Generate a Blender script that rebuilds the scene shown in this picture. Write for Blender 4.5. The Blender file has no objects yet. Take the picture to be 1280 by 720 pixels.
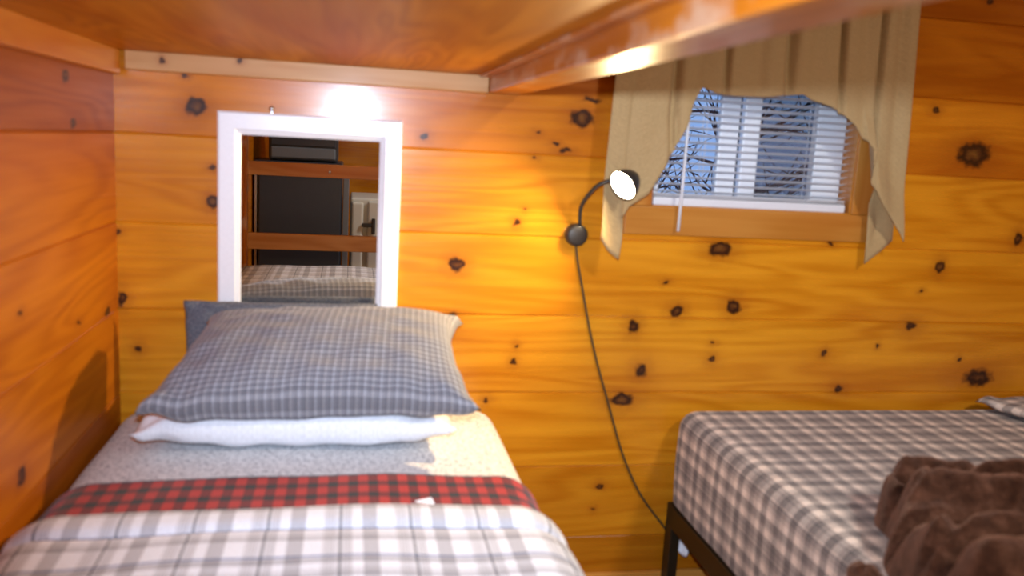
import bpy, bmesh, math, random
import numpy as np
from mathutils import Vector, Matrix

# ------------------------------------------------------------------ scale
# lengths below are in "plank units" (one wall board = 0.184); S turns them into metres
S, ZS = 1.2, 1.13
def W(p): return Vector((S*p[0], S*p[1], S*(p[2]+ZS)))
scene = bpy.context.scene
COL = scene.collection
PI = math.pi

# ------------------------------------------------------------------ camera
CAM = (0.4762, -1.9013, 0.0235)
RGT = Vector((0.98197907, -0.18081265, 0.05498991))
DWN = Vector((0.02306660, -0.17412543, -0.98445328))
FWD = Vector((0.18757675, 0.96798095, -0.16681679))
cam = bpy.data.cameras.new('camera'); camo = bpy.data.objects.new('camera', cam); COL.objects.link(camo)
mw = Matrix.Identity(4)
for i in range(3):
    mw[i][0] = RGT[i]; mw[i][1] = -DWN[i]; mw[i][2] = -FWD[i]; mw[i][3] = W(CAM)[i]
camo.matrix_world = mw
cam.sensor_width = 36.0; cam.lens = 36.0*1073.04/1280.0; cam.clip_start = 0.02
cam.dof.use_dof = True; cam.dof.focus_distance = 9.0; cam.dof.aperture_fstop = 3.0
scene.camera = camo

# ------------------------------------------------------------------ light
FLASH_W, LAMP_W, ROOM_W, BULB_E = 124.0, 36.0, 42.0, 30.0
def light(name, kind, p, power, color, **kw):
    l = bpy.data.lights.new(name, kind); l.energy = power; l.color = color
    for k, v in kw.items(): setattr(l, k, v)
    o = bpy.data.objects.new(name, l); COL.objects.link(o); o.location = W(p)
    return o
def aim(o, d): o.rotation_euler = Vector(d).to_track_quat('-Z', 'Y').to_euler()
fl = light('camera_flash', 'SPOT', (0.474, -1.872, 0.106), FLASH_W, (0.82, 0.965, 1.20), shadow_soft_size=0.022, spot_size=math.radians(86), spot_blend=0.9)
aim(fl, FWD + Vector((0, 0, 0.03)))
world = bpy.data.worlds.new('dusk_sky'); scene.world = world; world.use_nodes = True
bg = world.node_tree.nodes['Background']; bg.inputs[0].default_value = (0.30, 0.50, 0.95, 1); bg.inputs[1].default_value = 0.8
vs = scene.view_settings
vs.view_transform = 'Standard'; vs.look = 'None'; vs.gamma = 1.0; vs.exposure = 0.17; vs.use_curve_mapping = False

# ------------------------------------------------------------------ data read off the place
KNOTS_BACK=[(0.1590,0.0611,0.0189,0.0179,1.0000),(0.1390,0.1210,0.0078,0.0048,0.8000),(0.1885,-0.0638,0.0080,0.0050,0.9000),(0.1915,-0.1341,0.0129,0.0135,1.0000),(0.0034,-0.2053,0.0063,0.0067,1.0000),(0.0069,-0.3461,0.0095,0.0155,1.0000),(0.0385,-0.4553,0.0097,0.0123,0.7000),(0.6311,0.0253,0.0104,0.0103,0.8000),(0.9818,0.0854,0.0259,0.0193,1.0000),(0.8829,0.0497,0.0091,0.0070,0.6000),(0.9479,0.0126,0.0185,0.0071,0.8000),(0.8791,-0.0069,0.0073,0.0053,0.6000),(0.8473,-0.1535,0.0092,0.0109,0.5500),(0.8641,-0.1257,0.0074,0.0054,0.5000),(0.7154,-0.2542,0.0181,0.0146,1.0000),(0.8617,-0.4394,0.0076,0.0076,0.6000),(0.8582,-0.4777,0.0095,0.0096,0.7000),(0.7115,-0.3719,0.0128,0.0074,0.8000),(0.7988,-0.5703,0.0094,0.0078,0.8000),(1.1277,-0.5708,0.0282,0.0160,1.0000),(1.1429,-0.3896,0.0159,0.0194,0.8000),(1.1698,-0.4972,0.0181,0.0198,0.7500),(1.2476,-0.3509,0.0161,0.0136,1.0000),(1.3912,-0.3365,0.0186,0.0177,0.9500),(1.3422,-0.1998,0.0284,0.0153,1.0000),(1.6288,-0.1750,0.0106,0.0059,0.6000),(1.2131,-0.2802,0.0100,0.0057,0.6000),(1.3488,-0.4681,0.0104,0.0100,0.8000),(1.3469,-0.4282,0.0083,0.0060,0.5000),(1.6443,-0.4494,0.0087,0.0082,0.9000),(1.6958,-0.5423,0.0177,0.0146,0.6000),(1.7898,-0.4315,0.0067,0.0062,0.6000),(1.8743,-0.3786,0.0226,0.0165,0.6000),(1.8924,-0.2878,0.0090,0.0061,0.5000),(2.0273,-0.4629,0.0093,0.0085,0.7000),(2.0893,-0.5117,0.0522,0.0280,0.7500),(1.9840,0.0573,0.0446,0.0291,1.0000),(1.8644,0.1566,0.0130,0.0094,0.8000),(1.9347,-0.2256,0.0135,0.0162,0.9000),(2.1466,-0.1456,0.0139,0.0183,0.8000),(1.9704,0.4186,0.0086,0.0073,0.9000),(1.0900,-0.7873,0.0101,0.0083,0.8000),(1.0760,-0.8449,0.0081,0.0062,0.4000),(1.0029,0.1271,0.0297,0.0087,0.5500),(0.9267,0.0257,0.0147,0.0053,0.5000)]
KNOTS_LEFT=[(-0.3007,0.0926,0.0214,0.0119,0.8000),(-0.2697,0.0132,0.0179,0.0123,0.8000),(-0.0847,-0.3582,0.0233,0.0097,0.9000),(-0.5454,-0.2660,0.0125,0.0059,0.5000),(-0.2671,-0.3414,0.0140,0.0058,0.6000),(-0.5656,-0.5115,0.0157,0.0122,0.9000)]
HEM=[(1.0500,1.0228,-0.1761),(1.0560,1.0397,-0.2011),(1.0660,1.0679,-0.2223),(1.0850,1.0737,-0.1762),(1.1000,1.0683,-0.1308),(1.1150,1.0829,-0.1013),(1.1400,1.1242,-0.0724),(1.1700,1.1607,-0.0113),(1.2000,1.1836,0.0310),(1.2250,1.2077,0.0804),(1.2450,1.2201,0.1307),(1.2600,1.2376,0.1669),(1.2900,1.2713,0.1550),(1.3300,1.3121,0.1523),(1.4100,1.3898,0.1555),(1.5000,1.4796,0.1665),(1.5300,1.5030,0.1554),(1.5600,1.5488,0.1438),(1.5900,1.5832,0.1295),(1.6200,1.6194,0.1041),(1.6450,1.6515,0.0651),(1.6600,1.6713,0.0419),(1.6750,1.6632,0.0097),(1.6900,1.6698,-0.0239),(1.7100,1.6970,-0.0683),(1.7350,1.7319,-0.1053),(1.7500,1.7581,-0.1391),(1.7750,1.7694,-0.1582)]
TAIL=[(1.7076,-0.0301),(1.6968,-0.0745),(1.7023,-0.1611),(1.7039,-0.2196),(1.7387,-0.1911),(1.7710,-0.1607),(1.7695,-0.1198),(1.7463,-0.0628)]
CORD=[(0.9865,-0.1990),(0.9953,-0.2431),(1.0114,-0.3083),(1.0329,-0.3933),(1.0588,-0.4799),(1.0914,-0.5722),(1.1300,-0.6827),(1.1621,-0.7546),(1.1981,-0.8174),(1.2493,-0.8817)]

# ------------------------------------------------------------------ mesh helper
class MB:
    def __init__(s): s.v = []; s.f = []; s.uv = []; s.sm = []; s.mi = []
    def add(s, verts, faces, uvs=None, smooth=False, mi=0):
        b = len(s.v); s.v += [tuple(p) for p in verts]
        for k, fc in enumerate(faces):
            s.f.append([b+i for i in fc]); s.sm.append(smooth); s.mi.append(mi)
            s.uv.append(uvs[k] if uvs else [(0.0, 0.0)]*len(fc))
        return s
    def bm(s, bm, grain='x', smooth=False, mi=0, off=(0, 0)):
        bm.verts.index_update(); bm.normal_update()
        gi = 'xyz'.index(grain); o = [i for i in range(3) if i != gi]
        uvs = []
        for f in bm.faces:
            uvs.append([(q.co[gi]+off[0], q.co[o[0]]+q.co[o[1]]+off[1]) for q in f.verts])
        s.add([q.co[:] for q in bm.verts], [[q.index for q in f.verts] for f in bm.faces], uvs, smooth, mi)
        bm.free(); return s
    def box(s, a, b, bev=0.0, seg=2, grain='x', mi=0, mat=None, off=(0, 0), smooth=False):
        bm = bmesh.new(); bmesh.ops.create_cube(bm, size=1.0)
        c = [(a[i]+b[i])/2 for i in range(3)]; d = [abs(b[i]-a[i]) for i in range(3)]
        for q in bm.verts: q.co = Vector([c[i]+q.co[i]*d[i] for i in range(3)])
        if bev > 0: bmesh.ops.bevel(bm, geom=bm.edges[:], offset=min(bev, min(d)*0.49), segments=seg, profile=0.5, affect='EDGES')
        if mat is not None: bmesh.ops.transform(bm, matrix=mat, verts=bm.verts)
        return s.bm(bm, grain, smooth, mi, off)
    def grid(s, fn, nu, nv, uvfn=None, smooth=True, mi=0, flip=False, closed=False):
        vs_, fs, us = [], [], []
        for j in range(nv+1):
            for i in range(nu+1 if not closed else nu): vs_.append(fn(i/nu, j/nv))
        w = nu+1 if not closed else nu
        for j in range(nv):
            for i in range(nu):
                i2 = (i+1) % w if closed else i+1
                q = [j*w+i, j*w+i2, (j+1)*w+i2, (j+1)*w+i]
                t = [(i/nu, j/nv), ((i+1)/nu, j/nv), ((i+1)/nu, (j+1)/nv), (i/nu, (j+1)/nv)]
                if uvfn: t = [uvfn(*x) for x in t]
                if flip: q.reverse(); t.reverse()
                fs.append(q); us.append(t)
        return s.add(vs_, fs, us, smooth, mi)
    def tube(s, pts, r, n=12, mi=0, cap=True):
        pts = [Vector(p) for p in pts]; rr = r if isinstance(r, (list, tuple)) else [r]*len(pts)
        up = Vector((0, 0, 1)); vs_, fs = [], []; prev = None
        for i, p in enumerate(pts):
            t = (pts[min(i+1, len(pts)-1)]-pts[max(i-1, 0)]).normalized()
            if prev is None:
                a = up if abs(t.z) < .9 else Vector((1, 0, 0)); x = t.cross(a).normalized()
            else:
                x = (prev - t*prev.dot(t)).normalized()
            y = t.cross(x); prev = x
            for k in range(n):
                an = 2*PI*k/n; vs_.append(p+(x*math.cos(an)+y*math.sin(an))*rr[i])
        for i in range(len(pts)-1):
            for k in range(n):
                fs.append([i*n+k, i*n+(k+1) % n, (i+1)*n+(k+1) % n, (i+1)*n+k])
        if cap:
            fs.append(list(range(n))[::-1]); fs.append([(len(pts)-1)*n+k for k in range(n)])
        us = [[(vs_[q].x, vs_[q].z) for q in f] for f in fs]
        return s.add(vs_, fs, us, True, mi)
    def lathe(s, prof, o, ax, n=32, mi=0):
        ax = Vector(ax).normalized(); a = Vector((0, 0, 1)) if abs(ax.z) < .9 else Vector((1, 0, 0))
        x = ax.cross(a).normalized(); y = ax.cross(x); o = Vector(o); vs_, fs = [], []
        for r, h in prof:
            for k in range(n):
                an = 2*PI*k/n; vs_.append(o+ax*h+(x*math.cos(an)+y*math.sin(an))*r)
        for i in range(len(prof)-1):
            for k in range(n): fs.append([i*n+k, i*n+(k+1) % n, (i+1)*n+(k+1) % n, (i+1)*n+k])
        if prof[0][0] > 1e-6: fs.append(list(range(n))[::-1])
        if prof[-1][0] > 1e-6: fs.append([(len(prof)-1)*n+k for k in range(n)])
        return s.add(vs_, fs, None, True, mi)
    def build(s, name, mats, parent=None, base=None, auto=None):
        b = W(base) if base is not None else (BASE[parent] if parent else Vector((0, 0, 0)))
        me = bpy.data.meshes.new(name)
        me.from_pydata([(W(p)-b)[:] for p in s.v], [], s.f)
        uvl = me.uv_layers.new(name='UVMap'); k = 0
        flat = []
        for u in s.uv:
            for t in u: flat += [t[0], t[1]]
        uvl.data.foreach_set('uv', flat)
        me.polygons.foreach_set('use_smooth', s.sm); me.polygons.foreach_set('material_index', s.mi)
        for m in (mats if isinstance(mats, (list, tuple)) else [mats]): me.materials.append(m)
        bm = bmesh.new(); bm.from_mesh(me)
        bmesh.ops.remove_doubles(bm, verts=bm.verts, dist=1e-5)
        bmesh.ops.recalc_face_normals(bm, faces=bm.faces) if auto is None else None
        bm.to_mesh(me); bm.free()
        o = bpy.data.objects.new(name, me); COL.objects.link(o)
        if parent: o.parent = parent
        else: o.location = b
        BASE[o] = b
        return o
BASE = {}
def thing(name, base, label, cat, group=None):
    o = bpy.data.objects.new(name, None); COL.objects.link(o); o.location = W(base); o.empty_display_size = 0.05
    BASE[o] = W(base); tag(o, label, cat, group); return o
def tag(o, label, cat, group=None, kind=None):
    o['label'] = label; o['category'] = cat
    if group: o['group'] = group
    if kind: o['kind'] = kind
    return o
def struct(o): o['kind'] = 'structure'; return o
def sstep(a, b, x):
    t = max(0.0, min(1.0, (x-a)/(b-a))); return t*t*(3-2*t)
rnd = random.Random(7)
_P = [(rnd.uniform(-1, 1), rnd.uniform(-1, 1), rnd.uniform(0, 6.28)) for _ in range(24)]
def wob(x, y, fr):      # smooth pseudo noise, about -1..1
    t = 0.0
    for a, b, c in _P[:10]: t += math.sin(fr*(a*x+b*y)*1.7+c)
    return t/4.0

# ------------------------------------------------------------------ materials
class NT:
    def __init__(s, name):
        s.m = bpy.data.materials.new(name); s.m.use_nodes = True; s.t = s.m.node_tree
        s.b = s.t.nodes['Principled BSDF']
    def put(s, sock, v):
        if isinstance(v, bpy.types.NodeSocket): s.t.links.new(v, sock)
        elif v is not None: sock.default_value = v
    def math(s, op, a, b=None, c=None):
        n = s.t.nodes.new('ShaderNodeMath'); n.operation = op
        s.put(n.inputs[0], a); s.put(n.inputs[1], b); s.put(n.inputs[2], c)
        return n.outputs[0]
    def uv(s):
        n = s.t.nodes.new('ShaderNodeUVMap'); n.uv_map = 'UVMap'
        x = s.t.nodes.new('ShaderNodeSeparateXYZ'); s.t.links.new(n.outputs[0], x.inputs[0])
        return x.outputs[0], x.outputs[1]
    def obj(s):
        n = s.t.nodes.new('ShaderNodeTexCoord'); return n.outputs['Object']
    def vec(s, x, y, z=0.0):
        n = s.t.nodes.new('ShaderNodeCombineXYZ')
        s.put(n.inputs[0], x); s.put(n.inputs[1], y); s.put(n.inputs[2], z); return n.outputs[0]
    def noise(s, v, scale, detail=4.0, rough=0.5, dist=0.0):
        n = s.t.nodes.new('ShaderNodeTexNoise'); s.put(n.inputs['Vector'], v)
        n.inputs['Scale'].default_value = scale; n.inputs['Detail'].default_value = detail
        n.inputs['Roughness'].default_value = rough; n.inputs['Distortion'].default_value = dist
        return n.outputs[0]
    def white(s, w):
        n = s.t.nodes.new('ShaderNodeTexWhiteNoise'); n.noise_dimensions = '1D'; s.put(n.inputs['W'], w); return n.outputs[0]
    def voro(s, v, scale):
        n = s.t.nodes.new('ShaderNodeTexVoronoi'); s.put(n.inputs['Vector'], v); n.inputs['Scale'].default_value = scale
        return n.outputs['Distance']
    def ramp(s, f, stops, interp='LINEAR'):
        n = s.t.nodes.new('ShaderNodeValToRGB'); cr = n.color_ramp; cr.interpolation = interp
        while len(cr.elements) < len(stops): cr.elements.new(1.0)
        for e, (p, c) in zip(cr.elements, stops):
            e.position = p; e.color = (c if len(c) == 4 else (*c, 1)) if not isinstance(c, (int, float)) else (c, c, c, 1)
        s.put(n.inputs[0], f); return n.outputs[0]
    def mix(s, f, a, b, mode='MIX'):
        n = s.t.nodes.new('ShaderNodeMix'); n.data_type = 'RGBA'; n.blend_type = mode
        s.put(n.inputs[0], f)
        for k, v in ((6, a), (7, b)):
            if isinstance(v, tuple) and len(v) == 3: v = (*v, 1)
            s.put(n.inputs[k], v)
        return n.outputs[2]
    def bump(s, h, strength=0.3, dist=0.002):
        n = s.t.nodes.new('ShaderNodeBump'); n.inputs['Strength'].default_value = strength; n.inputs['Distance'].default_value = dist
        s.put(n.inputs['Height'], h); s.t.links.new(n.outputs[0], s.b.inputs['Normal'])
    def set(s, **kw):
        for k, v in kw.items():
            k = k.replace('_', ' ')
            if isinstance(v, tuple) and len(v) == 3: v = (*v, 1)
            s.put(s.b.inputs[k], v)
        return s
def plain(name, col, rough=0.5, metal=0.0, bumpy=0.0, scale=200.0, **kw):
    n = NT(name); ns = n.noise(n.obj(), scale, 3)
    c = n.mix(ns, tuple(x*0.93 for x in col), tuple(min(1, x*1.06) for x in col))
    n.set(Base_Color=c, Roughness=rough, Metallic=metal, **kw)
    if bumpy: n.bump(ns, bumpy, 0.001)
    return n.m
def wood(name, light, dark, boards=None, knots=(), seed=0.0, rough=0.28, coat=0.5, h=0.184, red=(0.40, 0.085, 0.005), paint=None, fine=1.0, bump=0.08, spec=0.28):
    n = NT(name); u, v = n.uv()
    D = None
    if knots:
        uk = n.math('MULTIPLY_ADD', n.math('SUBTRACT', n.noise(n.vec(u, v, seed), 45.0, 2), 0.5), 0.022, u)
        vk = n.math('MULTIPLY_ADD', n.math('SUBTRACT', n.noise(n.vec(u, v, seed+9.0), 45.0, 2), 0.5), 0.022, v)
    for (kx, ky, rx, ry, st) in knots:
        a = n.math('MULTIPLY', n.math('SUBTRACT', uk, kx), 1.0/rx); b = n.math('MULTIPLY', n.math('SUBTRACT', vk, ky), 1.0/ry)
        d = n.math('SQRT', n.math('MULTIPLY_ADD', a, a, n.math('MULTIPLY', b, b)))
        d = n.math('ADD', d, (1.0-st)*0.9)
        D = d if D is None else n.math('MINIMUM', D, d)
    if boards is not None:
        idx = n.math('FLOOR', n.math('DIVIDE', v, h))
    else: idx = 0.0
    sd = n.math('MULTIPLY_ADD', idx, 7.31, seed)
    vw = v
    if D is not None:
        wv = n.noise(n.vec(n.math('MULTIPLY', u, 3.0), n.math('MULTIPLY', v, 9.0), sd), 3.0, 2)
        fall = n.math('DIVIDE', 0.016, n.math('ADD', D, 0.6))
        vw = n.math('MULTIPLY_ADD', n.math('SUBTRACT', wv, 0.2), fall, v)
    figure = n.noise(n.vec(n.math('MULTIPLY', u, 0.9), n.math('MULTIPLY', vw, 7.0), sd), 1.0, 2, 0.5, 0.4)
    rings = n.math('MULTIPLY_ADD', n.math('SINE', n.math('MULTIPLY', figure, 62.0)), 0.5, 0.5)
    grain = n.noise(n.vec(n.math('MULTIPLY', u, 4.0*fine), n.math('MULTIPLY', vw, 90.0*fine), sd), 1.0, 4, 0.55)
    big = n.noise(n.vec(n.math('MULTIPLY', u, 1.2), n.math('MULTIPLY', vw, 9.0), n.math('ADD', sd, 3.7)), 1.0, 3, 0.5)
    f = n.math('ADD', n.math('MULTIPLY', rings, 0.22), n.math('ADD', n.math('MULTIPLY', grain, 0.42), n.math('MULTIPLY', big, 0.70)))
    f = n.math('SUBTRACT', f, 0.14)
    c = n.ramp(f, [(0.22, light), (0.50, tuple((a*0.6+b*0.4) for a, b in zip(light, dark))), (0.80, dark)])
    # streaks of redder heartwood
    hw = n.ramp(n.noise(n.vec(n.math('MULTIPLY', u, 0.8), n.math('MULTIPLY', v, 5.5), n.math('ADD', sd, 11.0)), 1.0, 2), [(0.50, 0.0), (0.72, 1.0)])
    c = n.mix(n.math('MULTIPLY', hw, 0.6), c, red)
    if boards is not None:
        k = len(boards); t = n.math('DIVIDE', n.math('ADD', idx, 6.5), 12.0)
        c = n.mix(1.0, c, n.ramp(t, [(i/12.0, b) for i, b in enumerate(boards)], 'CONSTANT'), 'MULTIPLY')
    if D is not None:
        nz = n.noise(n.vec(n.math('MULTIPLY', u, 60.0), n.math('MULTIPLY', v, 60.0), seed), 1.0, 3)
        Dn = n.math('MULTIPLY_ADD', n.math('SUBTRACT', nz, 0.5), 0.7, D)
        halo = n.ramp(n.math('DIVIDE', Dn, 5.0), [(0.16, 1.0), (0.26, 0.55), (0.55, 0.12), (0.9, 0.0)])
        c = n.mix(n.math('MULTIPLY', halo, 0.7), c, (0.27, 0.060, 0.006))
        core = n.ramp(n.math('DIVIDE', Dn, 2.0), [(0.04, (0.17, 0.065, 0.012)), (0.20, (0.10, 0.032, 0.008)), (0.31, (0.035, 0.012, 0.005)), (0.42, (0.035, 0.011, 0.004))])
        c = n.mix(n.ramp(n.math('DIVIDE', Dn, 2.0), [(0.40, 1.0), (0.60, 0.0)]), c, core)
    if paint:
        pm = n.ramp(n.noise(n.vec(n.math('MULTIPLY', u, 9.0), n.math('MULTIPLY', v, 14.0), seed+2.0), 1.0, 3), [(0.54, 0.0), (0.66, 1.0)])
        c = n.mix(n.math('MULTIPLY', pm, paint[3]), c, paint[:3])
    n.set(Base_Color=c, Roughness=n.math('MULTIPLY_ADD', grain, 0.12, rough-0.06), Coat_Weight=coat, Coat_Roughness=0.16, Specular_IOR_Level=spec)
    n.bump(n.math('ADD', n.math('MULTIPLY', grain, 0.4), big), bump, 0.01)
    return n.m
def stripes(n, coord, period, stops, shift=0.0, interp='CONSTANT'):
    t = n.math('FRACT', n.math('ADD', n.math('DIVIDE', coord, period), shift))
    return n.ramp(t, stops, interp)
def cloth_finish(n, c, u, v, rough=0.9, weave=0.0014, sheen=0.15, bump=0.25):
    fuzz = n.noise(n.vec(u, v, 0.0), 260.0, 2)
    c = n.mix(0.5, c, n.mix(1.0, c, n.ramp(fuzz, [(0.3, 0.78), (0.7, 1.15)]), 'MULTIPLY'))
    n.set(Base_Color=c, Roughness=rough, Sheen_Weight=sheen, Specular_IOR_Level=0.2)
    n.bump(fuzz, bump, 0.002); return n.m
def plaid(name, period, warp, weft, shift=(0, 0), py=None, **kw):
    n = NT(name); u, v = n.uv()
    a = stripes(n, u, period, warp, shift[0]); b = stripes(n, v, py or period, weft, shift[1])
    tw = n.math('GREATER_THAN', n.math('FRACT', n.math('MULTIPLY', n.math('ADD', u, v), 420.0)), 0.5)
    c = n.mix(n.math('MULTIPLY_ADD', tw, 0.14, 0.43), a, b)
    pr = n.mix(1.0, n.mix(1.0, a, b, 'MULTIPLY'), (1.28, 1.28, 1.28), 'MULTIPLY')
    c = n.mix(0.55, c, pr)
    return cloth_finish(n, c, u, v, **kw)

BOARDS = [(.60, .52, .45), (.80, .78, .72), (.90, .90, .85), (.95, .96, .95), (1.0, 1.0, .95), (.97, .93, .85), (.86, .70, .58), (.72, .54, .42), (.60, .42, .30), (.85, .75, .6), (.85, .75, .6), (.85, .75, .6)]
PINE_L, PINE_D = (0.80, 0.335, 0.018), (0.53, 0.165, 0.003)
m_wall = wood('knotty_pine_back', PINE_L, PINE_D, BOARDS, KNOTS_BACK, 1.0, coat=0.28, bump=0.16)
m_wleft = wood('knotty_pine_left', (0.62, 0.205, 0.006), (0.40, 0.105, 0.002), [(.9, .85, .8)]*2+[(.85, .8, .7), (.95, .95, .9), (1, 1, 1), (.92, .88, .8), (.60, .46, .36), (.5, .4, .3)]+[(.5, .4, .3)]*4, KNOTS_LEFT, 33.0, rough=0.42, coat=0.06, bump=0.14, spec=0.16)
m_wother = wood('knotty_pine_plain', PINE_L, PINE_D, [(.9, .9, .9)]*12, (), 57.0)
m_ply = wood('plywood_underside', (0.62, 0.240, 0.016), (0.36, 0.110, 0.005), None, (), 71.0, rough=0.50, coat=0.04, spec=0.10, bump=0.15, fine=0.5)
m_rail = wood('stained_rail', (0.55, 0.175, 0.010), (0.30, 0.075, 0.004), None, (), 84.0, rough=0.34, coat=0.2, paint=(0.60, 0.46, 0.33, 0.5))
m_cleat = wood('raw_cleat', (0.62, 0.36, 0.15), (0.48, 0.23, 0.07), None, ((0.343, 0.07, 0.007, 0.006, .9), (0.10, 0.12, 0.006, 0.006, .8), (0.25, 0.13, 0.006, 0.005, .7)), 91.0, rough=0.45, coat=0.1)
m_cleatl = wood('stained_cleat', (0.66, 0.29, 0.045), (0.50, 0.17, 0.02), None, (), 95.0, rough=0.4, coat=0.2)
m_endr = wood('oiled_rail', (0.62, 0.32, 0.11), (0.45, 0.19, 0.05), None, (), 99.0, rough=0.4, coat=0.1)
m_case = wood('casing_pine', (0.62, 0.29, 0.06), (0.47, 0.18, 0.025), None, (), 105.0, rough=0.3, coat=0.4)
m_floorw = wood('floor_boards', (0.40, 0.20, 0.07), (0.24, 0.10, 0.03), [(1, 1, 1)]*12, (), 120.0, h=0.11)
m_white = plain('white_paint', (0.87, 0.90, 0.94), 0.35, Coat_Weight=0.5, Coat_Roughness=0.22)
m_blind = plain('white_vinyl_slat', (0.80, 0.82, 0.86), 0.4)
m_vinyl = plain('white_vinyl', (0.82, 0.85, 0.90), 0.4)
m_black = plain('black_metal', (0.035, 0.032, 0.030), 0.45, 0.3, 0.1, 400.0, Coat_Weight=0.2)
m_frame = plain('dark_steel', (0.040, 0.028, 0.014), 0.42, 0.5)
m_steel = plain('steel', (0.55, 0.56, 0.58), 0.3, 1.0)
m_fridge = plain('black_enamel', (0.034, 0.044, 0.062), 0.35, 0.0, 0.2, 300.0)
m_greyp = plain('grey_plastic', (0.15, 0.18, 0.22), 0.45)
m_offw = plain('off_white_enamel', (0.62, 0.62, 0.58), 0.4)
m_ceil = plain('ceiling_paint', (0.62, 0.50, 0.36), 0.8)
m_cord = plain('brown_cable', (0.06, 0.04, 0.018), 0.5)
n = NT('mirror_silver'); n.set(Base_Color=(0.86, 0.88, 0.88), Metallic=1.0, Roughness=0.01); m_mirror = n.m
n = NT('window_glass'); n.set(Base_Color=(0.95, 0.98, 1.0), Roughness=0.0, IOR=1.45, Transmission_Weight=1.0); m_glass = n.m
n = NT('insect_screen')
tr = n.t.nodes.new('ShaderNodeBsdfTransparent'); ms = n.t.nodes.new('ShaderNodeMixShader'); ms.inputs[0].default_value = 0.5
n.set(Base_Color=(0.12, 0.13, 0.15), Roughness=0.7)
n.t.links.new(tr.outputs[0], ms.inputs[1]); n.t.links.new(n.b.outputs[0], ms.inputs[2]); n.t.links.new(ms.outputs[0], n.t.nodes['Material Output'].inputs[0]); m_screen = n.m
n = NT('lit_bulb'); n.set(Base_Color=(1, .95, .85), Emission_Color=(1.0, 0.86, 0.60), Emission_Strength=BULB_E); m_bulb = n.m
n = NT('added_light_lens'); n.set(Base_Color=(.9, .9, .85), Emission_Color=(1.0, 0.85, 0.62), Emission_Strength=2.0); m_lens = n.m  # glowing lens of the added, unseen ceiling fixture

WHT, PAL, GRY, DRK = (.74, .78, .85), (.56, .58, .63), (.37, .38, .42), (.07, .08, .11)
m_comf = plaid('comforter_plaid', 0.105,
    [(0, DRK), (.034, PAL), (.07, GRY), (.085, PAL), (.105, GRY), (.12, PAL), (.14, GRY), (.155, PAL), (.18, WHT), (.32, GRY), (.53, WHT), (.78, PAL), (.83, GRY), (.845, PAL), (.87, GRY), (.885, PAL), (.91, GRY), (.925, PAL)],
    [(0, (.10, .17, .36)), (.05, WHT), (.48, GRY), (.56, PAL), (.68, WHT), (.84, GRY), (.96, PAL)], (0.80, 0.476))
n = NT('buffalo_check'); u, v = n.uv()
a = stripes(n, u, 0.0335, [(0, 0.0), (.5, 1.0)], 0.2); b = stripes(n, v, 0.046, [(0, 0.0), (.42, 1.0)], 0.1)
c = n.ramp(n.math('ADD', n.math('MULTIPLY', a, 0.5), n.math('MULTIPLY', b, 0.5)), [(0, (.012, .013, .018)), (.4, (.13, .009, .012)), (.9, (.36, .018, .016))], 'CONSTANT')
m_buf = cloth_finish(n, c, u, v)
n = NT('speckled_sheet'); u, v = n.uv()
sp = n.noise(n.vec(u, v, 0.3), 150.0, 2, 0.6); vo = n.voro(n.vec(u, v, 0), 120.0)
c = n.ramp(n.math('ADD', n.math('MULTIPLY', sp, 0.75), n.math('MULTIPLY', vo, 0.25)), [(0.38, (.36, .37, .40)), (0.48, (.60, .61, .62)), (0.58, (.72, .73, .74))])
m_sheet = cloth_finish(n, c, u, v)
LN, LN2, BG1, BG2 = (.50, .52, .56), (.47, .47, .48), (.28, .29, .32), (.225, .23, .26)
m_pil = plaid('pillow_check', 0.0300,
    [(0, LN), (.13, BG1), (.30, BG2), (.50, LN2), (.62, BG1), (.80, BG2)],
    [(0, LN), (.15, BG1), (.30, BG2), (.50, LN), (.65, BG2), (.82, BG1)], py=0.0262, bump=0.15)
n = NT('denim_grey'); u, v = n.uv()
m_denim = cloth_finish(n, n.ramp(n.noise(n.vec(u, v, 0), 240.0, 3), [(.35, (.075, .085, .11)), (.65, (.17, .18, .205))]), u, v)
n = NT('white_cotton'); u, v = n.uv(); m_cotton = cloth_finish(n, n.mix(0.0, (.80, .84, .90), (.8, .8, .8)), u, v, bump=0.1)
BW, BG, BD, BC = (.82, .76, .70), (.29, .275, .27), (.53, .49, .46), (.10, .10, .115)
m_bed2 = plaid('mattress_plaid', 0.105,
    [(0, BC), (.025, BD), (.06, BG), (.20, BC), (.23, BG), (.33, BW), (.47, BD), (.52, BG), (.68, BW), (.82, BD), (.90, BG)],
    [(0, BC), (.025, BD), (.16, BW), (.34, BG), (.55, BW), (.70, BD), (.86, BG)], (0.1, 0.1))
n = NT('tan_curtain'); u, v = n.uv()
m_curt = cloth_finish(n, n.ramp(n.noise(n.vec(n.math('MULTIPLY', u, 30.0), n.math('MULTIPLY', v, 300.0), 0), 1.0, 3), [(.3, (.44, .300, .135)), (.7, (.49, .340, .160))]), u, v, rough=0.75, sheen=0.1)
n = NT('brown_fleece'); o3 = n.obj()
fz = n.noise(o3, 26.0, 5, 0.65, 0.3); ff = n.noise(o3, 400.0, 2)
n.set(Base_Color=n.ramp(n.math('MULTIPLY_ADD', ff, 0.3, n.math('MULTIPLY', fz, 0.7)), [(.38, (.026, .010, .005)), (.50, (.062, .025, .013)), (.63, (.13, .058, .034))]), Roughness=0.95, Sheen_Weight=0.55, Sheen_Roughness=0.35, Sheen_Tint=(0.75, 0.42, 0.28), Specular_IOR_Level=0.1)
n.bump(n.math('ADD', fz, ff), 0.6, 0.006); m_fleece = n.m
m_bark = plain('dark_bark', (0.035, 0.032, 0.035), 0.9)
m_snow = plain('pale_ground', (0.45, 0.50, 0.58), 0.9)

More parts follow.
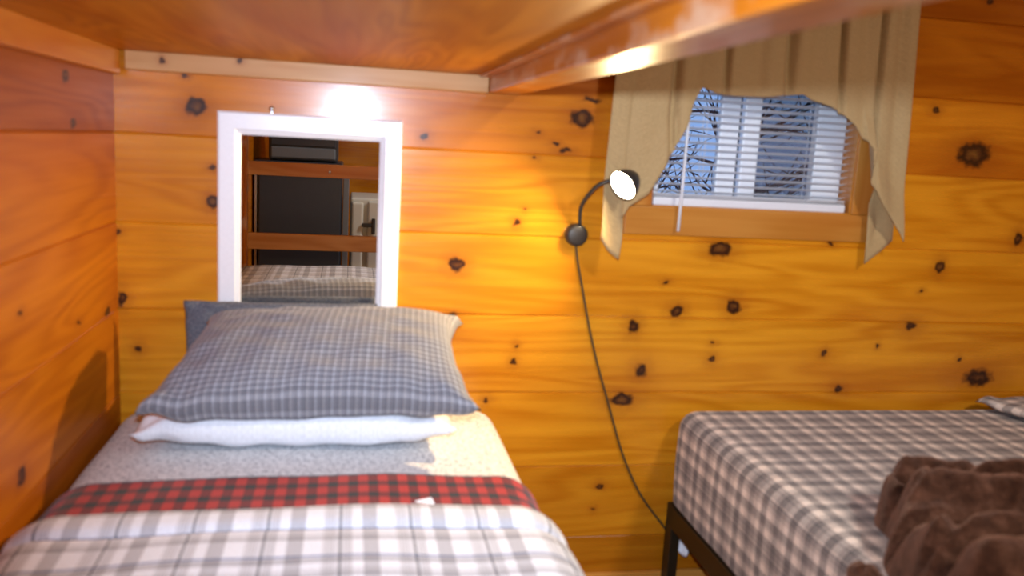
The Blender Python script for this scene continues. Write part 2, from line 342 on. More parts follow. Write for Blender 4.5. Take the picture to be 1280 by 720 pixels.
# ------------------------------------------------------------------ room shell
H = 0.184
XR, YF, ZF, ZC = 3.0, -3.6, -1.13, 1.05
OX0, OX1, OZ0, OZ1 = 1.160, 1.668, -0.103, 0.300      # window opening in the back wall
def plank_wall(mb, a0, a1, P, hole=None, thick=0.10, gap=0.0028, dep=0.0035):
    """boards running along a (a0..a1) and stacked in z; P(a, depth, z) -> point, depth>0 goes into the wall"""
    xs = [a0, a1] if not hole else [a0, hole[0], hole[1], a1]
    for i in range(len(xs)-1):
        x0, x1 = xs[i], xs[i+1]; inh = hole and i == 1
        k = math.floor(ZF/H)
        while k*H < ZC:
            zl, zh = k*H, (k+1)*H; k += 1
            spans = [(max(zl, ZF), min(zh, ZC))]
            if inh:
                spans = [(max(zl, ZF), min(zh, hole[2])), (max(zl, hole[3]), min(zh, ZC))]
            for (z0, z1) in spans:
                if z1-z0 < 1e-4: continue
                prof = []
                if abs(z0-zl) < 1e-6: prof += [(dep, z0), (dep*0.6, z0+gap*0.6), (0, z0+gap)]
                else: prof += [(0, z0)]
                if abs(z1-zh) < 1e-6: prof += [(0, z1-gap), (dep*0.6, z1-gap*0.6), (dep, z1)]
                else: prof += [(0, z1)]
                vs_ = [P(x0, d, z) for d, z in prof]+[P(x1, d, z) for d, z in prof]; m = len(prof)
                fs = [[j, j+1, m+j+1, m+j] for j in range(m-1)]
                al = [x0]*m+[x1]*m; zz = [z for d, z in prof]*2
                mb.add(vs_, fs, [[(al[q], min(max(zz[q], zl+1e-4), zh-1e-4)) for q in f] for f in fs])
                # body of the wall behind the board
                b0, b1 = P(x0, dep, z0), P(x1, thick, z1)
                mb.box([min(b0[j], b1[j]) for j in range(3)], [max(b0[j], b1[j]) for j in range(3)], 0)
wb = MB(); plank_wall(wb, -0.02, XR, lambda a, d, z: (a, d, z), (OX0, OX1, OZ0, OZ1)); struct(wb.build('wall_back', m_wall, base=(1.5, 0.05, ZF)))
wl = MB(); plank_wall(wl, YF, 0.0, lambda a, d, z: (-d, a, z)); struct(wl.build('wall_left', m_wleft, base=(-0.05, YF/2, ZF)))
wr = MB(); plank_wall(wr, YF, 0.0, lambda a, d, z: (XR+d, a, z)); struct(wr.build('wall_right', m_wother, base=(XR+0.05, YF/2, ZF)))
wf = MB(); plank_wall(wf, 0.0, XR, lambda a, d, z: (a, YF-d, z)); struct(wf.build('wall_front', m_wother, base=(1.5, YF-0.05, ZF)))
struct(MB().box((-0.1, YF-0.1, ZF-0.08), (XR+0.1, 0.1, ZF), 0, grain='y').build('floor', m_floorw, base=(1.5, YF/2, ZF-0.08)))
struct(MB().box((-0.1, YF-0.1, ZC), (XR+0.1, 0.1, ZC+0.06), 0).build('ceiling', m_ceil, base=(1.5, YF/2, ZC)))
struct(MB().box((0.0, -0.016, ZF), (XR, 0.0, -1.012), 0.004).build('baseboard_back', m_case, base=(1.5, -0.008, ZF)))

# window: vinyl slider set back in the opening, pine jambs and flat casing
wn = bpy.data.objects.new('window_1', None); COL.objects.link(wn); wn.location = W((1.41, 0.07, OZ0)); BASE[wn] = wn.location.copy(); struct(wn)
mb = MB()
for a, b in (((OX0+.004, .05, OZ0+.002), (OX0+.034, .085, OZ1)), ((1.588, .05, OZ0+.002), (OX1-.004, .085, OZ1)), ((OX0, .05, OZ0+.002), (OX1-.004, .085, OZ0+.026)), ((OX0, .05, OZ1-.03), (OX1-.004, .085, OZ1))):
    mb.box(a, b, 0.003)
struct(mb.build('window_frame', m_vinyl, wn))
struct(MB().box((1.3395, .058, OZ0+.026), (1.3888, .08, OZ1-.03), 0.004).build('meeting_stile', m_vinyl, wn))
struct(MB().box((1.3970, .052, OZ0+.026), (1.4406, .074, OZ1-.03), 0.004).build('sash_stile', m_vinyl, wn))
struct(MB().box((OX0+.034, .066, OZ0+.026), (1.3395, .069, OZ1-.03)).build('pane', m_glass, wn))
struct(MB().box((1.4406, .062, OZ0+.026), (1.588, .065, OZ1-.03)).build('pane', m_glass, wn))
struct(MB().box((1.4406, .078, OZ0+.026), (1.588, .079, OZ1-.03)).build('insect_screen', m_screen, wn))
tr1 = MB()
for a, b in (((OX1-.003, .0, OZ0), (OX1+.0, .10, OZ1)), ((OX0, .0, OZ0), (OX0+.003, .10, OZ1)), ((OX0, .0, OZ0), (OX1, .10, OZ0+.002))):
    tr1.box(a, b, 0, grain='z')
tr1.box((1.0985, -.007, -.1695), (1.7225, 0, OZ0-.001), .002)
tr1.box((1.0985, -.007, OZ0), (OX0-.001, 0, OZ1+.06), .002, grain='z')
tr1.box((OX1+.001, -.007, OZ0), (1.7225, 0, OZ1+.06), .002, grain='z')
tr1.box((OX0, -.007, OZ1), (OX1, 0, OZ1+.06), .002)
struct(tr1.build('trim_1', m_case, base=(1.41, 0, -.17)))

# ------------------------------------------------------------------ upper bunk overhead (built in)
bunk = thing('bunk_bed', (0.42, -0.98, ZF), 'built-in wooden bunk overhead with plywood bottom, stained side rail and ladder-like end rails', 'bunk bed')
YE = -1.985
MB().box((0.001, YE, .163), (.80, -.002, .178), .001, grain='y').build('plywood_panel', m_ply, bunk)
MB().box((.765, YE, .1265), (.838, -.001, .30), .004, grain='y').build('side_rail', m_rail, bunk)
MB().box((.742, YE, .1575), (.7649, -.030, .163), .001, grain='y').build('cleat', m_rail, bunk)
MB().box((.0285, -.028, .1258), (.764, -.001, .1629), .002).build('cleat', m_cleat, bunk)
MB().box((.001, YE, .115), (.020, -.0285, .1629), .002, grain='y').build('cleat', m_cleatl, bunk)
MB().box((.772, YE-.03, ZF), (.835, YE+.033, .126), .004, grain='z').build('post', m_rail, bunk)
MB().box((.001, YE-.03, ZF), (.04, YE+.033, .1145), .004, grain='z').build('post', m_rail, bunk)
er = MB().box((.001, YE-.0605, -.176), (.85, YE-.0305, -.117), .004).build('end_rail', m_endr, bunk)
MB().lathe([(0, .004), (.004, .0035), (.006, 0.001), (.006, -.002)], (.385, YE-.0305, -.149), (0, 1, 0), 16).build('bolt_head', m_steel, er)
MB().box((.001, YE-.0605, -.502), (.85, YE-.0305, -.430), .004).build('end_rail', m_endr, bunk)
MB().box((.003, -1.93, -.84), (.835, -.004, -.805), .003, grain='y').build('bed_board', m_cleat, bunk)
MB().box((.836, -1.93, -.88), (.860, -.004, -.79), .003, grain='y').build('lower_rail', m_rail, bunk)

# ------------------------------------------------------------------ lower mattress with speckled sheet
def rrect(x0, x1, z0, z1, r, n=8, bow=0.0, rb=0.02):
    pts = []
    for cx, cz, a0, rr in ((x0+rb, z0+rb, 270, rb), (x1-rb, z0+rb, 360, rb), (x1-r, z1-r, 0, r), (x0+r, z1-r, 90, r)):
        for k in range(n+1):
            a = math.radians((a0 - 90 if False else a0) + 90*k/n)
            pts.append((cx+rr*math.cos(a), cz+rr*math.sin(a)))
    # order: bottom-left, bottom-right, top-right, top-left (counter clockwise)
    pts = pts[:]
    return pts
def prof_pts(x0, x1, z0, z1, r, nb=3, nt=26, nc=9):
    """open run over the top: up the left side, over, down the right side"""
    p = [(x0, z0+(z1-r-z0)*k/nb) for k in range(nb)]
    p += [(x0+r-r*math.cos(PI/2*k/nc), z1-r+r*math.sin(PI/2*k/nc)) for k in range(nc+1)]
    p += [(x0+r+(x1-x0-2*r)*k/nt, z1) for k in range(1, nt)]
    p += [(x1-r+r*math.sin(PI/2*k/nc), z1-r+r*math.cos(PI/2*k/nc)) for k in range(nc+1)]
    p += [(x1, z1-r-(z1-r-z0)*k/nb) for k in range(1, nb+1)]
    return p
def arclen(p):
    L = [0.0]
    for a, b in zip(p[:-1], p[1:]): L.append(L[-1]+math.dist(a, b))
    return L
MX0, MX1, MZ0, MZ1, MR = .004, .815, -.802, -.583, .055
mp = prof_pts(MX0, MX1, MZ0, MZ1, MR)
def domed(x, z, y): return z + .010*math.sin(PI*max(0, min(1, (x-MX0)/(MX1-MX0))))*sstep(MZ1-.06, MZ1, z)
mL = arclen(mp)
def soft_block(mb, p, y0, y1, ny, rnd_end=.04, wr=.0015, off=0.0, close=True):
    L = arclen(p); nu = len(p)-1
    def fn(i, j):
        k = round(i*nu); x, z = p[k]; y = y0+(y1-y0)*j
        e0, e1 = (y0-y)/rnd_end, (y-y1)/rnd_end
        q = max(0.0, 1-e0) if e0 < 1 else 0; q2 = max(0.0, 1-e1) if e1 < 1 else 0; q = max(q, q2)
        dr = rnd_end*(1-math.sqrt(max(0, 1-q*q)))
        cx, cz = (MX0+MX1)/2, z
        z2 = domed(x, z, y)+wr*wob(x*9, y*9, 1.6)
        if z > MZ1-.08: z2 -= dr
        x2 = x+(dr*.5 if x < cx-.3 else -dr*.5 if x > cx+.3 else 0)*(1 if abs(x-cx) > .34 else 0)
        return (x2, y, z2+off)
    # denser rows near the ends
    mb.grid(lambda i, j: fn(i, 0.5-0.5*math.cos(PI*j)), nu, ny, lambda i, j: (L[round(i*nu)], y0+(y1-y0)*(0.5-0.5*math.cos(PI*j))))
    if close:
        w = nu+1
        for j in (0.0, 1.0):
            vv = [fn(k/nu, j) for k in range(w)]
            mb.add(vv, [list(range(w))], [[(q[0], q[2]) for q in vv]], True)
        vv = [fn(0, 0), fn(1, 0), fn(1, 1), fn(0, 1)]
        mb.add(vv, [[0, 1, 2, 3]], [[(q[0], q[1]) for q in vv]], False)
    return mb
mat1 = soft_block(MB(), mp, -.012, -1.88, 70).build('mattress', m_sheet, base=(.41, -.95, MZ0))
tag(mat1, 'bunk mattress in a pale speckled fitted sheet, under the comforter and pillows', 'mattress')

# comforter: draped shell with a puffed front edge and quilted channels, red check lining folded back
cf = thing('comforter', (.41, -1.2, MZ0), 'grey and white plaid comforter with red and black check band folded back on the bunk', 'comforter')
def quilt(x, y):
    d = -y-.590
    f = .020*math.sqrt(max(0, 1-(1-min(1, d/.03))**2))           # rounded front edge
    ch = .0
    for c0 in (.092, .30, .52, .75, 1.0): ch += .011*math.exp(-((d-c0)/.012)**2)
    puff = .007*abs(math.sin(PI*min(1, d/.092))) if d < .092 else .006
    return f+puff-ch*.8+.0025*wob(x*7, y*6, 2.2)
def shell(mb, p, y0, y1, ny, hfn, x_off=1.0, dense=1.7):
    L = arclen(p); nu = len(p)-1; ln = L[-1]
    nrm = []
    for k in range(len(p)):
        a, b = p[max(0, k-1)], p[min(nu, k+1)]; t = Vector((b[0]-a[0], b[1]-a[1])).normalized(); nrm.append((-t[1], t[0]))
    def yy(j): return y0+(y1-y0)*j**dense
    def fo(i, j):
        k = round(i*nu); x, z = p[k]; y = yy(j); h = hfn(x, y); nx, nz = nrm[k]
        return (max(.0015, x+nx*h), y, domed(x, z, y)+nz*h+.0012*wob(x*9, y*9, 1.6))
    def fi(i, j):
        k = round(i*nu); x, z = p[k]; y = yy(j); nx, nz = nrm[k]
        return (max(.001, x+nx*.0025), y, domed(x, z, y)+nz*.0035+.0016*wob(x*9, y*9, 1.6))
    uvf = lambda i, j: (L[round(i*nu)], yy(j))
    mb.grid(fo, nu, ny, uvf); mb.grid(fi, nu, ny, uvf, flip=True)
    for j in (0.0, 1.0): mb.grid(lambda i, t: tuple(Vector(fi(i, j)).lerp(Vector(fo(i, j)), t)), nu, 1, lambda i, t: (L[round(i*nu)], yy(j)))
    for i in (0.0, 1.0): mb.grid(lambda t, j: tuple(Vector(fi(i, j)).lerp(Vector(fo(i, j)), t)), 1, ny, lambda t, j: (L[round(i*nu)], yy(j)))
    return mb
cp = prof_pts(MX0, MX1, -.795, MZ1, MR+.012, 6, 40, 10)
shell(MB(), cp, -.590, -1.885, 120, quilt).build('quilted_cover', m_comf, cf)
shell(MB(), cp, -.447, -.612, 26, lambda x, y: .0045+.0075*math.sqrt(max(0, 1-(1-min(1, (-y-.447)/.02))**2))+.0015*wob(x*12, y*9, 2), dense=1.0).build('folded_lining', m_buf, cf)
fl_ = MB()
fl_.add([(.590, -.603, -.5495), (.616, -.594, -.5480), (.620, -.606, -.552), (.590, -.606, -.5505), (.615, -.597, -.5495), (.620, -.609, -.5535)],
        [[0, 1, 2], [5, 4, 3], [0, 3, 4, 1], [1, 4, 5, 2], [2, 5, 3, 0]])
fl_.build('corner_flap', m_cotton, cf)  # small corner of the comforter sticking up

# ------------------------------------------------------------------ pillows
def pillow(mb, w, d, t, fr, pinch=.05, pw=.42, nu=56, nv=44, seed=0.0, wr=.006, uvs=1.0):
    """fr(a, b, h): a across, b deep (-d/2 front .. d/2 back), h up"""
    def pos(i, j, sgn):
        a, b = 2*i-1, 2*j-1
        th = (max(0, 1-abs(a)**2.6)*max(0, 1-abs(b)**2.6))**pw
        x = a*w/2*(1-pinch*(1-b*b)**1.0*abs(a)**3*0 - pinch*(1-abs(b)**2)*abs(a)**4)
        y = b*d/2*(1-pinch*(1-abs(a)**2)*abs(b)**4)
        h = sgn*t/2*th
        cr = abs(a)**2*abs(b)**2
        h += sgn*th*wr*(wob(a*3+seed, b*3, 1.5)+.6*wob(a*7, b*7+seed, 2.0)) + .010*cr*wob(a*6+seed, b*5, 2.5)
        return fr(x, y, h)
    uvf = lambda i, j: ((2*i-1)*w/2*uvs+.3+seed, (2*j-1)*d/2*uvs+.3)
    mb.grid(lambda i, j: pos(i, j, 1), nu, nv, uvf); mb.grid(lambda i, j: pos(i, j, -1), nu, nv, uvf, flip=True)
    return mb
def flat_frame(c, tilt=0.0, yaw=0.0, roll=0.0, squash=None):
    R = Matrix.Rotation(yaw, 3, 'Z') @ Matrix.Rotation(tilt, 3, 'X') @ Matrix.Rotation(roll, 3, 'Y')
    def f(x, y, h):
        p = R @ Vector((x, y, h)); return (c[0]+p.x, c[1]+p.y, c[2]+p.z)
    return f
def floorz(f, zmin):
    def g(x, y, h):
        p = f(x, y, h); return (p[0], min(p[1], -.024), max(p[2], zmin+.010*math.sin(PI*max(0, min(1, (p[0]-MX0)/(MX1-MX0))))))
    return g
G = 'pillows on the bunk'
pw_ = pillow(MB(), .590, .31, .098, floorz(flat_frame((.395, -.188, -.522), math.radians(2), math.radians(-1.0)), MZ1+.004), seed=1.3).build('pillow', m_cotton, base=(.39, -.26, -.57))
tag(pw_, 'plain white pillow lying flat on the bunk sheet beneath the grey checked pillow', 'pillow', G)
def dfr(x, y, h): return (.340+x, -.046+h, -.457+y)
pd = pillow(MB(), .40, .238, .034, dfr, pinch=.02, seed=2.1, wr=.002).build('pillow', m_denim, base=(.36, -.05, -.57))
tag(pd, 'thin dark denim-grey pillow standing behind the checked pillow, only its top corner showing', 'pillow', G)
# grey checked pillow leaning from the wall onto the white one
def cfr(x, y, h):
    t = (y/.40)+.5                                     # 0 front, 1 back
    w = .985-.135*t
    yy = -.385+.285*t; zz = -.478+.115*t+.022*math.sin(PI*t)
    ny, nz = -.34, .94
    return (.418+.040*t+x*w, min(yy+ny*h, -.074), zz+nz*h+.004*math.sin(x*9))
pc = pillow(MB(), .625, .40, .125, cfr, pinch=.15, pw=.38, seed=0.0, wr=.0045).build('pillow', m_pil, base=(.42, -.26, -.50))
tag(pc, 'plump grey checked pillow propped against the wall below the white framed mirror', 'pillow', G)

# ------------------------------------------------------------------ mirror on the wall
mir = thing('wall_mirror', (.394, -.008, -.50), 'white framed rectangular mirror hung on the pine wall above the pillows', 'mirror')
x0, x1, z0, z1, fw = .2030, .5830, -.520, .0555, .0465
mb = MB()
prof = [(0, .0), (0, .014), (.004, .0175), (fw-.012, .0175), (fw-.008, .014), (fw-.004, .013), (fw, .009), (fw, .0)]     # (inset, height off wall)
ring = []
for ins, ht in prof:
    ring.append([(x0+ins, -ht-.0005, z0+ins), (x1-ins, -ht-.0005, z0+ins), (x1-ins, -ht-.0005, z1-ins), (x0+ins, -ht-.0005, z1-ins)])
vv = [p for r in ring for p in r]; ff_ = []
for k in range(len(prof)):
    k2 = (k+1) % len(prof)
    for q in range(4): ff_.append([k*4+q, k*4+(q+1) % 4, k2*4+(q+1) % 4, k2*4+q])
mb.add(vv, ff_)
mb.build('frame', m_white, mir)
MB().box((x0+fw-.003, -.0065, z0+fw-.003), (x1-fw+.003, -.003, z1-fw+.003)).build('glass', m_mirror, mir)
hk = MB().lathe([(0, .012), (.004, .011), (.0055, .008), (.003, .006), (.003, 0)], (.311, -.0005, .0655), (0, -1, 0), 14)
hk.box((.3085, -.006, .048), (.3135, -.0015, .066), .001)
hk.build('hanger', m_steel, mir)

# ------------------------------------------------------------------ reading lamp
lp = thing('reading_lamp', (.9851, -.002, -.176), 'lit black gooseneck reading lamp on a round wall plate between the beds', 'lamp')
MB().lathe([(.0, .024), (.018, .0235), (.0235, .021), (.0255, .016), (.026, .002), (.026, .0)], (.9851, -.0005, -.176), (0, -1, 0), 40).build('wall_plate', m_black, lp)
hc = Vector((1.050, -.120, -.055))                      # middle of the lit face
ivw = (Vector(CAM)-hc).normalized()
hn = (ivw*math.cos(math.radians(57)) + (RGT*-.80+DWN*.60)*math.sin(math.radians(57))).normalized()
hb = hc-hn*.040
ctl = [Vector((.989, -.020, -.152)), Vector((.985, -.034, -.112)), Vector((.994, -.060, -.080)), Vector((1.018, -.082, -.052)), hb-hn*.004]
def bez(P, n):
    out = []
    for k in range(n+1):
        t = k/n; q = list(P)
        while len(q) > 1: q = [a.lerp(b, t) for a, b in zip(q[:-1], q[1:])]
        out.append(q[0])
    return out
def catmull(P, n):
    P = [Vector(p) for p in P]; P = [P[0]*2-P[1]]+P+[P[-1]*2-P[-2]]; out = []
    for i in range(1, len(P)-2):
        for k in range(n):
            t = k/n; a, b, c, d = P[i-1:i+3]
            out.append(.5*((2*b)+(c-a)*t+(2*a-5*b+4*c-d)*t*t+(3*b-a-3*c+d)*t**3))
    out.append(P[-2]); return out
MB().tube(catmull(ctl, 10), .0045, 12).build('gooseneck', m_black, lp)
hd = MB().lathe([(0, -.006), (.010, -.006), (.015, -.002), (.022, .006), (.030, .020), (.0345, .034), (.0355, .041), (.0335, .041), (.0325, .036), (.028, .026), (.0, .024)], hb, hn, 40).build('lamp_head', m_black, lp)
MB().lathe([(.0325, .0), (.0325, .002), (.024, .0055), (.0, .0075)], hb+hn*.0345, hn, 36).build('bulb', m_bulb, hd)
sp = light('reading_lamp_light', 'SPOT', tuple(hc+hn*.012), LAMP_W, (1.0, 0.70, 0.34), shadow_soft_size=0.03, spot_size=math.radians(165), spot_blend=1.0)
aim(sp, hn)
cpts = [(x, -.0055, z) for x, z in CORD]+[(1.31, -.0055, -.95), (1.40, -.0055, -1.00), (1.52, -.022, -1.06), (1.62, -.022, -1.12)]
MB().tube(catmull([(.9858, -.012, -.190)]+cpts, 8), .0026, 8).build('power_cord', m_cord, lp)

# ------------------------------------------------------------------ blind in the window
bl = thing('window_blind', (1.415, .0, OZ0), 'white horizontal slat blind in the window under the tan valance', 'blind')
BX0, BX1 = 1.1685, 1.6590
sl = MB(); pitch = .01625; z = OZ0+.036; k = 0
while z < OZ1-.03:
    tl = math.radians(13); hw = .0105
    pts = []
    for q in range(7):
        t = q/6*2-1; pts.append((t*hw*math.cos(tl), t*hw*math.sin(tl)*-1+.0014*(1-t*t)))
    vt = []
    for xx in (BX0+.0015, BX1-.0015):
        vt += [(xx, .021+p[0], z+p[1]) for p in pts]+[(xx, .021+p[0], z+p[1]-.0007) for p in pts[::-1]]
    nn = 14; fs = [[i, (i+1) % nn, nn+(i+1) % nn, nn+i] for i in range(nn)]+[list(range(nn))[::-1], [nn+i for i in range(nn)]]
    sl.add(vt, fs, None, False); z += pitch
for zz in (.0265, .0225, .029): sl.box((BX0+.0015, .0105, OZ0+zz), (BX1-.0015, .0315, OZ0+zz+.0012), 0)
sl.build('slats', m_blind, bl)
MB().box((BX0, .006, OZ0+.0015), (BX1, .033, OZ0+.021), .004, 3).build('bottom_rail', m_blind, bl)
MB().box((BX0, .004, OZ1-.026), (BX1, .036, OZ1-.002), .002).build('head_rail', m_blind, bl)
for xx in (1.285, 1.555):
    c_ = MB()
    c_.tube([(xx, .0095, OZ0+.02), (xx, .0095, OZ1-.026)], .0007, 6); c_.tube([(xx, .0325, OZ0+.02), (xx, .0325, OZ1-.026)], .0007, 6)
    c_.build('ladder_cord', m_blind, bl)
MB().tube([(1.2285, -.010, .272), (1.2283, -.016, .255), (1.2282, -.0185, .24), (1.2265, -.020, -.05), (1.2245, -.021, -.158)], [.002, .002, .0034, .0036, .0040], 6).build('tilt_wand', m_blind, bl)

# ------------------------------------------------------------------ valance and rod
rod = thing('curtain_rod', (1.41, -.035, .418), 'thin curtain rod above the window carrying the tan valance', 'curtain rod')
MB().tube([(1.025, -.036, .418), (1.79, -.036, .418)], .006, 12).build('rod', m_steel, rod)
for xx in (1.032, 1.783): MB().box((xx-.005, -.036, .412), (xx+.005, -.0005, .424), .001).build('bracket', m_steel, rod)
hx = [h[0] for h in HEM]; hbx = [h[1] for h in HEM]; hbz = [h[2] for h in HEM]
def lerp1(t, X, Y): return float(np.interp(t, X, Y))
PLE = [(1.19, .030, .012), (1.31, .032, .007), (1.465, .034, .011), (1.585, .032, .006), (1.69, .026, .007), (1.10, .008, .02), (1.25, .008, .02), (1.39, .010, .015), (1.53, .010, .02), (1.64, .009, .018), (1.735, .008, .012)]
NU, NVV = 260, 44
def cur(i, j, back=0.0):
    xt = hx[0]+(hx[-1]-hx[0])*i; top = .424
    bx, bz = lerp1(xt, hx, hbx), lerp1(xt, hx, hbz)
    X = 1.045+(1.745-1.045)*i                                  # evenly gathered at the rod
    e = j**.85
    x = X+(bx-X)*j; zz = top+(bz-top)*j
    d = 0.0
    for c0, am, wd in PLE: d += am*math.exp(-((xt-c0)/wd)**2)
    d *= (1-.6*j)
    y = -.060+d*1.25+.003*math.sin(xt*55+zz*9)*(j)
    y -= .020*sstep(.75, 1.0, j)*(1 if (xt < 1.2 or xt > 1.64) else .25)     # hem swings forward
    y = min(y, -.0215)
    return (x, y-back, zz)
cmb = MB()
uvc = lambda i, j: (i*.72, j*.5)
cmb.grid(lambda i, j: cur(i, j), NU, NVV, uvc); cmb.grid(lambda i, j: cur(i, j, -.0018), NU, NVV, uvc, flip=True)
cmb.grid(lambda i, t: cur(i, 1.0, -.0018*t), NU, 1, lambda i, t: (i*.72, .5))
for ii in (0.0, 1.0): cmb.grid(lambda t, j: cur(ii, j, -.0018*t), 1, NVV, lambda t, j: (ii*.72, j*.5))
curt = cmb.build('valance', m_curt, base=(1.41, -.035, -.22))
tag(curt, 'tan fabric valance with hanging side tails over the small window', 'curtain')
tm = MB(); nt_ = len(TAIL)
cxm = sum(t[0] for t in TAIL)/nt_; czm = sum(t[1] for t in TAIL)/nt_
def tailp(k, r, y): 
    a = TAIL[k % nt_]; return (cxm+(a[0]-cxm)*r, y+.012*(1-r)-.004*math.sin(3*r), czm+(a[1]-czm)*r)
for y, flp in ((-.030, False), (-.0285, True)):
    tm.grid(lambda i, j: tailp(round(i*nt_), max(j, .02), y), nt_, 6, lambda i, j: (i*.1, j*.1), flip=flp)
tm.grid(lambda i, t: tailp(round(i*nt_), 1.0, -.030+.0015*t), nt_, 1)
tm.build('tail_lining', m_curt, curt)

# ------------------------------------------------------------------ second bed on the right
bf = thing('bed_frame', (1.9, -.62, ZF), 'dark metal platform bed frame under the beige plaid mattress', 'bed frame')
RX0, RX1, RY0, RY1 = 1.262, 2.95, -.022, -1.20
RZT, RZB = -.823, -.876
MB().box((RX0-.004, RY1, RZB), (RX0+.022, RY0, RZT), .002, grain='y').build('side_rail', m_frame, bf)
MB().box((RX1-.022, RY1, RZB), (RX1+.004, RY0, RZT), .002, grain='y').build('side_rail', m_frame, bf)
MB().box((RX0+.022, RY0-.026, RZB), (RX1-.022, RY0, RZT), .002).build('end_rail', m_frame, bf)
MB().box((RX0+.022, RY1, RZB), (RX1-.022, RY1+.026, RZT), .002).build('end_rail', m_frame, bf)
for q in range(9):
    xx = RX0+.12+q*.18; MB().box((xx, RY1+.026, RZT-.02), (xx+.03, RY0-.026, RZT-.002), .002).build('slat', m_frame, bf)
for lx, sx in ((RX0-.004, 1), (RX1+.004, -1)):
    for ly, sy in ((RY0, -1), (RY1, 1)):
        l_ = MB(); l_.box((lx, ly, ZF), (lx+sx*.038, ly+sy*.006, RZB), .001); l_.box((lx, ly, ZF), (lx+sx*.006, ly+sy*.038, RZB), .001)
        l_.build('leg', m_frame, bf)
# mattress: rounded block with soft vertical corners
def soft_mattress(name, x0, x1, y0, y1, z0, z1, r, mat, label):
    mb = MB(); nr = 8; per = []
    rc = .045
    for cx, cy, a0 in ((x0+rc, y1+rc, 180), (x1-rc, y1+rc, 270), (x1-rc, y0-rc, 0), (x0+rc, y0-rc, 90)):
        for k in range(7):
            a = math.radians(a0+90*k/6); per.append((cx, cy, math.cos(a), math.sin(a), rc))
    # subdivide the straight sides
    fullp = []
    def P(e, ins): return (e[0]+e[2]*(e[4]-0)-0*ins, e[1]+e[3]*e[4])
    base = [(e[0]+e[2]*e[4], e[1]+e[3]*e[4], e[2], e[3]) for e in per]
    for k in range(len(base)):
        a, b = base[k], base[(k+1) % len(base)]; d = math.dist(a[:2], b[:2]); m = max(1, int(d/.04))
        for q in range(m):
            t = q/m; fullp.append(tuple(a[i]+(b[i]-a[i])*t for i in range(4)))
    n = len(fullp); U = [0.0]
    for k in range(n): U.append(U[-1]+math.dist(fullp[k][:2], fullp[(k+1) % n][:2]))
    zs = [(r*.35*(1-math.sin(PI/2*k/4)), z0+r*.35*(1-math.cos(PI/2*k/4)) ) for k in range(5)]
    zs += [(0, z0+(z1-z0)*q) for q in (.25, .4, .55, .7)]
    zs += [(r-r*math.cos(PI/2*k/nr), z1-r+r*math.sin(PI/2*k/nr)) for k in range(nr+1)]
    rows = len(zs); vs_ = []
    for ins, zz in zs:
        for (px, py, nx, ny) in fullp:
            bl_ = .0035*math.sin(PI*(zz-z0)/(z1-z0))+.0015*wob(px*14+zz*5, py*14+zz*7, 1.5)
            vs_.append((px-nx*(ins-bl_), py-ny*(ins-bl_), zz+.0012*wob(px*9, py*9, 1.7)*(zz > z1-r)))
    fs, us = [], []
    SL = [0.0]
    for a, b in zip(zs[:-1], zs[1:]): SL.append(SL[-1]+math.dist(a, b))
    top = SL[-1]
    def uvp(k, j):
        px, py, nx, ny = fullp[k % n]; o = top-SL[j]
        # cloth pattern runs straight over the edge: side distance is added along the outward normal
        s_ = r-(zs[j][0]) if j >= rows-nr-1 else r
        ex = px-nx*r+nx*(o); ey = py-ny*r+ny*(o)
        return (ex, ey)
    for j in range(rows-1):
        for k in range(n):
            k2 = (k+1) % n
            fs.append([j*n+k, j*n+k2, (j+1)*n+k2, (j+1)*n+k]); us.append([uvp(k, j), uvp(k+1, j), uvp(k+1, j+1), uvp(k, j+1)])
    mb.add(vs_, fs, us, True)
    # top: radial rings toward the middle keep it smooth
    ring = vs_[-n:]; cx, cy = (x0+x1)/2, (y0+y1)/2
    mb.add(ring, [list(range(n))], [[(p[0], p[1]) for p in ring]], False)
    mb.add(vs_[:n], [list(range(n))[::-1]], [[(p[0], p[1]) for p in vs_[:n]][::-1]], False)
    return mb
mt2 = thing('mattress', (1.9, -.6, RZT), 'mattress in a beige and charcoal plaid fitted cover on the metal bed frame', 'mattress')
soft_mattress('x', RX0-.002, RX1, RY0+.004, RY1, RZT+.001, -.583, .040, m_bed2, '').build('fitted_cover', m_bed2, mt2)
# a pale corner of the under-sheet hanging below the rail by the wall
sc = MB()
def hang(i, j, b=0.0):
    x = 1.277+.050*i*(1-.35*j)+.008*j; z_ = -.835-.115*j*(1-.45*(i-.35)**2*2); y_ = -.058+.006*math.sin(i*9)+.004*math.sin(j*8+i*4)+b
    return (x, y_, z_)
sc.grid(lambda i, j: hang(i, j), 10, 14); sc.grid(lambda i, j: hang(i, j, .002), 10, 14, flip=True)
sc.grid(lambda i, t: hang(i, 1, .002*t), 10, 1); sc.grid(lambda i, t: hang(i, 0, .002*t), 10, 1)
for ii in (0., 1.): sc.grid(lambda t, j: hang(ii, j, .002*t), 1, 14)
shc = sc.build('sheet_corner', m_cotton, mt2); shc['label'] = 'pale blue-white corner of the under-sheet hanging below the rail'
# pillow at the wall
def p2(x, y, h): return (2.36+x*math.cos(.0)-y*.35, -.165+y+x*.0, max(-.5815, -.562+h))
pl2 = pillow(MB(), .52, .25, .055, p2, pinch=.02, seed=4.4, wr=.003).build('pillow', m_bed2, base=(2.36, -.16, -.58))
tag(pl2, 'flat plaid pillow lying by the wall at the far corner of the right bed', 'pillow')

